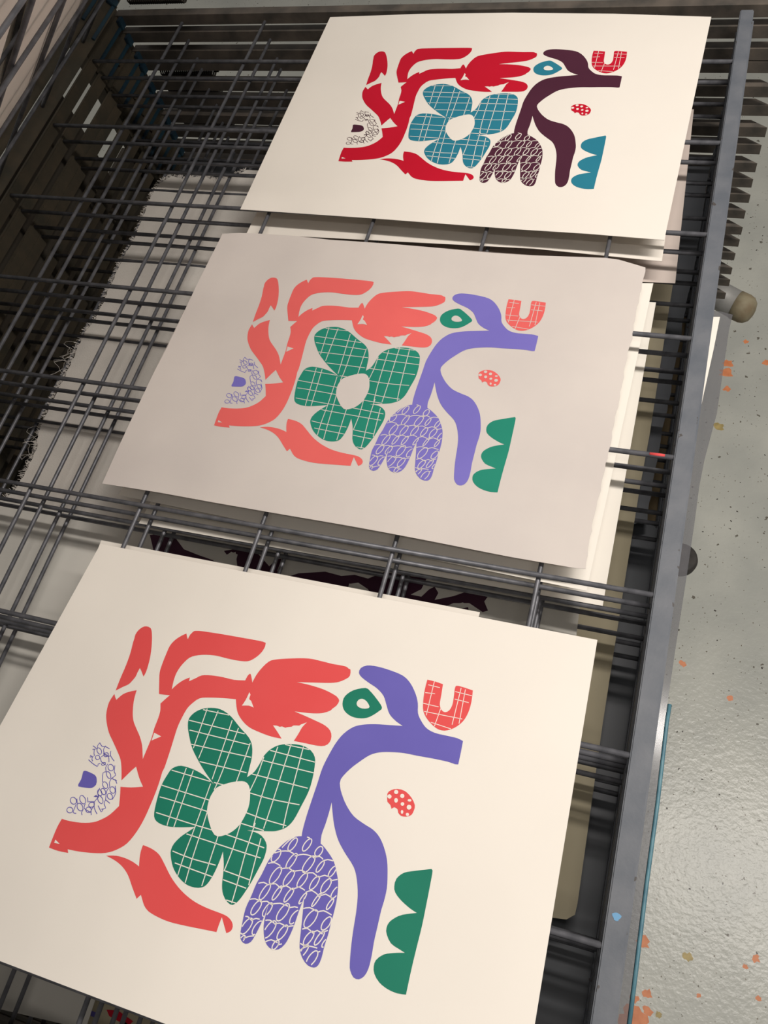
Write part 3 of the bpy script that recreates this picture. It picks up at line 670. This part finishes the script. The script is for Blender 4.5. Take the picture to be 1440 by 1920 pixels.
# raised trays, leaning up on their hinges to the left
raised = []
for k, ang in enumerate((43.2, 45.4, 48.2, 52, 57)):
    c = copy_tree(trays[1])
    a = math.radians(ang)
    z = 0.22 * (k + 1)
    # turn about the hinge line x = XL
    Rm = Matrix.Rotation(-a, 4, 'Y')
    c.matrix_world = Matrix.Translation(W(XL, 0, z)) @ Rm @ Matrix.Translation(Vector((-XL * U, 0, 0)))
    c['label'] = ['lowest', 'second lowest', 'third lowest', 'fourth lowest', 'highest'][k] + ' of the raised wire trays leaning up at the left'
    c['group'] = 'raised trays at the left'
    raised.append((c.matrix_world.copy(), ang))

# ------------------------------------------------------------------ rack frame
rk = empty('rack_frame', W(2.5, -4, -FZ))
tag(rk, 'rusty steel frame of the drying rack with posts, foot pipes and wheels', 'drying rack')
base = Vector(rk.location)
def rel(o):
    o.location = -base
    return o
def part(name, bm, m, smooth=False):
    # shapes are written in absolute cells; shift into the frame's own origin
    for v in bm.verts: v.co += Vector((0, 0, FZ)) * U - base
    return link_mesh(name, bm, m, rk, smooth)
for (x0, x1, y0, y1) in ((-1.06, -.88, 0.05, 0.85), (-1.06, -.88, -8.7, -8.1)):
    b = bmesh.new(); box(b, x0, x1, y0, y1, -4.1, 1.6, bevel=.01)
    for k in range(18):
        zz = -.1 - .222 * k
        tube(b, [(x1 - .01, (y0 + y1) / 2, zz), (x1 + .03, (y0 + y1) / 2, zz)], 0.045, 10)
    part('hinge_post', b, M['rust'])
b = bmesh.new(); box(b, -1.10, -1.04, -8.0, -0.42, -4.1, 0.02, bevel=.005); box(b, -1.10, -1.04, -0.43, 0.06, -4.1, -1.18, bevel=.005); part('added_shade_panel', b, M['side'])  # added panel, stands in for the shaded floor left of the rack
for x in (5.35,):
    b = bmesh.new(); box(b, x - .06, x + .06, 0.92, 1.04, -4.2, -0.1, bevel=.01); part('back_post', b, M['rail'])
b = bmesh.new(); tube(b, [(-.9, .98, -4.25), (5.9, .98, -4.25)], 0.10, 14); part('base_pipe', b, M['grey_pipe'])
b = bmesh.new(); tube(b, [(-.9, -8.3, -4.25), (5.7, -8.3, -4.25)], 0.10, 14); part('base_pipe', b, M['grey_pipe'])
b = bmesh.new(); tube(b, [(-.9, .98, -4.25), (-.9, -8.3, -4.25)], 0.10, 14); part('base_pipe', b, M['grey_pipe'])
# foot pipe poking out at the far right, with its cap
fx0, fy0 = at(1322, 540, -4.2); fx1, fy1 = at(1385, 574, -4.28); fx2, fy2 = at(1408, 577, -4.3)
b = bmesh.new(); tube(b, [(fx0, fy0, -4.2), (fx1, fy1, -4.28)], 0.185, 24); part('foot_pipe', b, M['grey_pipe'])
b = bmesh.new()
dx, dy = (fx1 - fx0), (fy1 - fy0); l = math.hypot(dx, dy); dx, dy = dx / l, dy / l
rings = []
for s, rr in ((-.04, .192), (.08, .192), (.14, .175), (.19, .13), (.21, .07), (.215, .01)):
    c_ = Vector((fx1 + dx * s, fy1 + dy * s, -4.28 - s * .05))
    rings.append([b.verts.new((c_ + (Vector((-dy, dx, 0)) * math.cos(q_) + Vector((0, 0, 1)) * math.sin(q_)) * rr) * U) for q_ in [2 * math.pi * k / 24 for k in range(24)]])
for a_, b_ in zip(rings, rings[1:]):
    for k in range(24): b.faces.new((a_[k], a_[(k + 1) % 24], b_[(k + 1) % 24], b_[k])).smooth = True
b.faces.new(list(reversed(rings[0]))); b.faces.new(rings[-1])
bmesh.ops.recalc_face_normals(b, faces=b.faces[:])
part('pipe_cap', b, M['pipe_cap'])
# wheels
cx, cy = at(1276, 1047, -4.30)
b = bmesh.new()
rings = []
for (zz, rr) in ((-4.42, .15), (-4.40, .185), (-4.33, .195), (-4.28, .185), (-4.26, .16), (-4.26, .07), (-4.12, .06)):
    rings.append([b.verts.new(Vector((cx + rr * math.cos(q_), cy + rr * math.sin(q_), zz)) * U) for q_ in [2 * math.pi * k / 32 for k in range(32)]])
for a_, b_ in zip(rings, rings[1:]):
    for k in range(32): b.faces.new((a_[k], a_[(k + 1) % 32], b_[(k + 1) % 32], b_[k])).smooth = True
b.faces.new(list(reversed(rings[0]))); b.faces.new(rings[-1])
part('rubber_foot', b, M['rubber'])
b = bmesh.new(); tube(b, [(cx, cy, -4.16), (5.4, cy, -4.10)], 0.06, 10); tube(b, [(5.4, cy, -4.10), (5.4, .98, -4.2)], 0.06, 10); part('base_bar', b, M['rail'])

# springs under the far rails
def spring(z, x0, x1):
    b = bmesh.new()
    n = 26; pts = []
    for i in range(n * 8 + 1):
        a = 2 * math.pi * i / 8
        pts.append((x0 + (x1 - x0) * i / (n * 8), 0.93 + .06 * math.cos(a), z + .06 * math.sin(a)))
    tube(b, pts, 0.011, 5)
    tube(b, [(x1, .93, z), (x1 + .06, .93, z), (x1 + .09, .90, z + .04)], .014, 6)
    return b
for k in range(8):
    b = spring(0.10 - .222 * k, -.72, -.02 + .0 * k); part('spring', b, M['spring'])
tr = tag(rk, None)

# ------------------------------------------------------------------ the three art prints
def warp1(x, y): return 0.012 + 0.012 * math.sin(x * 1.3) * math.cos(y * 1.1)
o1 = [at(620, 36), at(790, 30), at(960, 28), at(1150, 30), at(1333, 36), at(1290, 240), at(1245, 454), at(1100, 442), at(960, 433), at(700, 413), at(452, 396)]
mp = level_map(0.022)
bm = bmesh.new()
sheet_body(bm, o1, 0.0006, mp)
ca, sa = math.cos(-0.03016) * 1.00994, math.sin(-0.03016) * 1.00994
draw_art(bm, lambda x, y: (1.7938 + x * ca - y * sa, 0.6993 + x * sa + y * ca), mp, (1, 2, 3, 0))
tag(link_mesh('art_print', bm, [M['paper'], M['crimson'], M['plum'], M['teal']]),
    'cream art print with crimson, plum and teal cut-out shapes, farthest on the tray', 'art print', 'art prints on the top tray')

px2 = [(420, 444), (450, 442.5), (482, 443), (550, 447), (620, 455), (800, 468), (1000, 484), (1135, 493), (1160, 497), (1209, 512)]
o2 = [at(*q) for q in px2]
tear = [(1209, 519), (1197, 575), (1185, 632), (1167, 722), (1143, 843), (1127, 911), (1110, 997), (1098, 1069)]
for a, b_ in zip(tear, tear[1:]): o2 += jag(at(*a), at(*b_), 0.006, .04)
o2 += [at(1098, 1069), at(1080, 1068), at(960, 1048), at(733, 1007), at(480, 959), at(300, 927), at(196, 911), at(287, 707)]
def warp2(x, y):
    return 0.010 * math.sin((x * 0.8 + y * 0.5) * 2.6) + 0.008 * math.sin(x * 3.1 - y * 1.7) + 0.006 * math.sin(y * 4.3 + x)
mp = level_map(0.036, warp2)
GRID[0] = 0.15
bm = bmesh.new()
sheet_body(bm, o2, 0.0004, mp)
ca2, sa2 = math.cos(-0.03046) * 0.98814, math.sin(-0.03046) * 0.98814
draw_art(bm, lambda x, y: (1.6803 + x * ca2 - y * sa2, -2.2215 + x * sa2 + y * ca2), mp, (1, 2, 3, 0))
tag(link_mesh('art_print', bm, [M['newsprint'], M['coral_news'], M['violet_news'], M['green_news']], smooth=False),
    'greyish newsprint art print with torn right edge, middle of the three prints', 'art print', 'art prints on the top tray')

GRID[0] = 0.45
# near print: its near edge is lifted off the tray, so it is a tilted flat sheet
O3 = Vector((1.846, -5.369, 0.030)); X3 = Vector((.971, -.001, .0057)); Y3 = Vector((-.0121, .963, -.1396))
N3 = X3.cross(Y3).normalized()
def mp3(x, y):
    p = O3 + X3 * x + Y3 * y
    return W(*p), N3
bm = bmesh.new()
sheet_body(bm, [(0, 0), (3.66, 0), (3.66, -2.66), (0, -2.66)], 0.0006, mp3)
draw_art(bm, lambda x, y: (x, y), mp3, (1, 2, 3, 0))
tag(link_mesh('art_print', bm, [M['paper'], M['coral'], M['violet'], M['green']]),
    'cream art print with coral, violet and green shapes, nearest and largest in view', 'art print', 'art prints on the top tray')

# ------------------------------------------------------------------ blank sheets on the lower trays
def sheet(name, pts, z, m, label, cat='sheet of paper', group='sheets on the lower trays', th=0.0005, extra=None, fn=None):
    bm = bmesh.new(); mp = level_map(z, fn)
    sheet_body(bm, pts, th, mp)
    mats = [m]
    if extra: mats += extra(bm, mp)
    o = link_mesh(name, bm, mats)
    return tag(o, label, cat, group)
zs = [v + 0.024 for v in LEV]
def q(z, *px): return [at(a, b, z) for a, b in px]
sheet('paper_sheet', [(1.85, 0.2), (5.34, 0.2)] + q(zs[1], (1241, 490), (1000, 466), (462, 438)), zs[1], M['paper'], 'blank cream sheet peeking out below the near edge of the farthest print')
sheet('paper_sheet', [(1.9, -.1)] + q(zs[2], (1301, 205), (1266, 531), (1000, 520)) + [(1.9, -2.0)], zs[2], M['pink_paper'], 'pinkish grey sheet sticking out to the right below the farthest print')
sheet('paper_sheet', q(zs[1], (470, 520), (1225, 531), (1100, 1108), (222, 928)), zs[1], M['white_paper'], 'blank white sheet directly under the torn newsprint print')
sheet('paper_sheet', q(zs[2], (520, 520), (1230, 567), (1130, 1136), (260, 981)), zs[2], M['white_paper'], 'blank white sheet below another white sheet at the right of the newsprint print')
sheet('paper_sheet', q(zs[1], (190, 1013), (900, 1148)) + [(4.5, -7.6), (1.8, -7.6)], zs[1], M['paper'], 'cream sheet whose far left corner shows behind the nearest print')
bz = zs[5]
b5 = q(bz, (1262, 531), (1218, 815), (1200, 913), (1173, 1080), (1130, 1357), (1083, 1693), (1078, 1715), (1062, 1724), (1000, 1716))
sheet('paper_sheet', [(3.2, -1.75)] + b5 + [(3.2, -6.8)], bz, M['beige_paper'], 'long beige sheet between the white sheets and the charcoal sheet at the right')

def ragged(z, pts, amp=.012):
    P = q(z, *pts); out = []
    for a, b_ in zip(P, P[1:]): out += jag(a, b_, amp, .06)
    return out + [P[-1]]
cz = zs[6]
sheet('charcoal_sheet', [(4.6, at(1332, 312, cz)[1])] + ragged(cz, [(1332, 312), (1318, 400), (1299, 513), (1275, 640), (1248, 780), (1222, 927), (1214, 975)], .006) + [(4.6, -4.4)], cz, M['charcoal'],
      'dark charcoal sheet at the right, farther of two below the beige sheet', 'sheet')
cz7 = zs[7]
sheet('charcoal_sheet', [(4.3, -4.0)] + q(cz7, (1190, 975)) + ragged(cz7, [(1226, 985), (1243, 1005), (1231, 1050), (1219, 1100), (1208, 1180), (1192, 1270), (1183, 1350), (1165, 1500), (1152, 1600), (1133, 1740), (1125, 1800)], .016) + q(cz7, (1108, 1930)) + [(4.3, -8.3)], cz7, M['charcoal'],
      'dark charcoal sheet with ragged right edge beside the side bar, near end', 'sheet')

# plum print two trays below the gap, with branching shapes
def plum_art(bm, mp):
    z = zs[4]
    shapes = [
        [(281, 1003), (300, 1002), (330, 1010), (345, 1030), (370, 1040), (420, 1058), (445, 1062), (442, 1035), (425, 1040), (420, 1033), (450, 1028), (475, 1030), (490, 1045), (505, 1062), (520, 1048), (528, 1048), (520, 1070), (530, 1085), (560, 1075), (610, 1072), (640, 1080), (665, 1078), (690, 1085), (720, 1073), (800, 1085), (790, 1105), (770, 1115), (790, 1119), (805, 1105), (815, 1100), (822, 1112), (815, 1125), (850, 1118), (870, 1111), (920, 1112), (908, 1128), (915, 1145), (905, 1148), (880, 1131), (850, 1131), (825, 1142), (850, 1142), (880, 1145), (900, 1200), (700, 1180), (672, 1105), (655, 1094), (652, 1105), (680, 1160), (500, 1120), (300, 1070), (290, 1040)],
    ]
    for s in shapes: add_poly(bm, q(z, *s), 0.0003, 1, mp)
    # pale loops cut out of the dark shape
    for s in ([(652, 1104), (656, 1095), (672, 1093), (690, 1105), (700, 1122), (655, 1112)], [(822, 1148), (845, 1135), (868, 1130), (890, 1140), (893, 1152)], [(440, 1062), (446, 1040), (434, 1035), (424, 1042), (400, 1052)]):
        add_poly(bm, q(z, *s), 0.0006, 0, mp)
    add_poly(bm, q(z, (850, 1150), (862, 1142), (878, 1139), (880, 1152)), 0.0008, 1, mp)
    return [M['dark_plum']]
sheet('plum_print', q(zs[4], (-40, 925), (250, 975), (700, 1050), (1088, 1130), (1075, 1240)) + [(5.1, -7.9), (0.2, -7.7)], zs[4], M['grey_paper'],
      'grey sheet with dark plum branch shapes, seen through the wires between two prints', 'print', extra=plum_art)

# frayed cloth
kz = LEV[4] + 0.012
edge = [(462, 318), (430, 332), (400, 338), (385, 328), (360, 330), (345, 334), (320, 329), (300, 342), (288, 360), (275, 385), (265, 410), (252, 445), (235, 470), (222, 498), (208, 530), (195, 560), (180, 595), (160, 620), (143, 655), (128, 690), (112, 722), (96, 752), (84, 780), (72, 810), (68, 840), (50, 880), (30, 915), (4, 940), (-30, 970)]
P = [at(a, b_, kz) for a, b_ in edge]
out = []
for a, b_ in zip(P, P[1:]): out += jag(a, b_, .006, .022)
out += [P[-1], (0.2, -6.9), (4.0, -6.6), (4.0, -0.7)]
bm = bmesh.new()
def clothwave(x, y): return -0.008 + 0.006 * math.sin(x * 5 + y) * math.sin(y * 2.3)
mpk = level_map(kz, clothwave)
sheet_body(bm, out, 0.0004, mpk)
for i in range(800):
    j = random.randrange(len(P) - 1); t = random.random()
    x = P[j][0] + (P[j + 1][0] - P[j][0]) * t; y = P[j][1] + (P[j + 1][1] - P[j][1]) * t
    dx, dy = P[j + 1][0] - P[j][0], P[j + 1][1] - P[j][1]; l = math.hypot(dx, dy)
    nx, ny = dy / l, -dx / l
    if nx > 0 and j > 8: nx, ny = -nx, -ny
    if j <= 8 and ny < 0: nx, ny = -nx, -ny
    ln = random.uniform(.02, .055)
    a = random.uniform(-.6, .6)
    vx, vy = nx * math.cos(a) - ny * math.sin(a), nx * math.sin(a) + ny * math.cos(a)
    ribbon(bm, [(x, y), (x + vx * ln * .6, y + vy * ln * .6), (x + vx * ln + random.uniform(-.02, .02), y + vy * ln)], .004, 0.0002, 1, mpk)
for (px, py) in ((125, 665), (110, 690), (62, 815), (55, 845), (130, 655), (60, 870)):   # loose tangled threads
    cx, cy = at(px, py, kz); pts = []
    for k in range(22):
        pts.append((cx + random.uniform(-.05, .05) + .07 * math.sin(k * .7), cy + .10 * math.cos(k * .45)))
    ribbon(bm, pts, .0025, 0.0004, 1, mpk)
tag(link_mesh('frayed_cloth', bm, [M['cloth'], M['fringe']]), 'white cloth with frayed left edge lying on a lower tray at the left', 'cloth')

# colourful print low in the near left corner, and sheets around it
def blobs(bm, mp):
    z = zs[7]
    for s, mi in (([(196, 1862), (215, 1868), (262, 1886), (255, 1893), (215, 1880)], 1), ([(200, 1893), (222, 1895), (250, 1915), (240, 1925), (205, 1905)], 1), ([(172, 1895), (184, 1900), (180, 1908), (170, 1905)], 2), ([(230, 1912), (240, 1920), (232, 1925)], 3)):
        add_poly(bm, q(z, *s), 0.0004, mi, mp)
    return [M['crimson'], M['violet'], M['green']]
sheet('colour_print', q(zs[7], (160, 1850), (420, 1900), (420, 2050), (150, 2000)), zs[7], M['beige_paper'], 'print with crimson blobs low in the near left corner', 'print', extra=blobs)
sheet('charcoal_sheet', q(zs[6], (-200, 1760), (200, 1810), (160, 1930), (-30, 1885), (-200, 1860)), zs[6], M['grey_paper'], 'grey sheet under the wires at the near left corner', 'sheet')

sheet('charcoal_sheet', [(-.6, .45), (3.9, .5), (3.9, -7.4), (-.6, -7.5)], zs[8], M['charcoal'], 'large added dark sheet standing in for shade deep in the rack below the frayed cloth', 'sheet')  # added sheet, darkens the depth of the stack where only shade lies

sheet('brown_card', q(zs[8], (985, 1860), (1030, 1860), (1060, 1990), (960, 1990)), zs[8], M['kraft'], 'brown card edge under the charcoal sheet at the near end', 'card')
dz = zs[11]
sheet('brown_card', q(dz, (1150, 585), (1312, 592), (1292, 720), (1262, 880), (1240, 1010)) + [(3.6, -5.5)], dz, M['kraft'], 'brown card low in the rack, seen through the gap beside the side bar', 'card')
# paper and clear film sticking out past the side bar on the right
fz = LEV[2] + .06
wz = fz + .02
sheet('paper_sheet', q(wz, (1338, 594), (1350, 594), (1338, 655), (1314, 764)) + [(5.70, -3.7), (5.70, -2.3)], wz, M['white_paper'], 'white sheet with a corner sticking out right of the side bar')
fz = LEV[2] + .06
fp = q(fz, (1352, 584), (1374, 590), (1367, 619), (1344, 776), (1321, 862), (1311, 913), (1303, 975), (1287, 1084), (1266, 1220), (1246, 1357), (1229, 1504), (1207, 1665), (1189, 1811), (1174, 1930))
fl_ = sheet('clear_film', fp + [(5.70, fp[-1][1]), (5.70, fp[0][1])], fz, M['film'], 'clear plastic film sticking out along the right of the side bar', 'plastic film', 'film', th=0.0004)
bm = bmesh.new()
be = [at(a, b_, fz - .02) for a, b_ in ((1252, 1320), (1246, 1357), (1229, 1504), (1207, 1665), (1189, 1811), (1174, 1930))]
tube(bm, [(x + .012, y, fz + FZ - .02) for x, y in be], 0.013, 6)
o = link_mesh('blue_edge', bm, [M['blue']], fl_)
o['label'] = 'blue edge strip'

# sheets lying on the raised trays
for i, (mw, ang) in enumerate(raised):
    spans = [[(0.5, 3.0, -0.6, 0.5), (0.6, 3.1, -2.9, -0.95), (.5, 3.2, -5.6, -3.2)], [(0.2, 2.9, -2.1, 0.3), (0.4, 3.2, -5.0, -2.5)], [(0.5, 3.3, -3.4, 0.2)], [(0.6, 3.3, -3.1, 0.4)], []][i]
    for k, (x0, x1, y0, y1) in enumerate(spans):
        bm = bmesh.new()
        box(bm, x0, x1, y0, y1, 0.022, 0.026)
        o = link_mesh('paper_sheet', bm, [M['paper']])
        o.matrix_world = mw
        tag(o, ['far', 'middle', 'near'][k] + ' blank sheet on the ' + ['lowest', 'second lowest', 'third lowest', 'fourth lowest'][i] + ' raised tray', 'sheet of paper', 'sheets on the raised trays')

print('objects', len(bpy.data.objects))
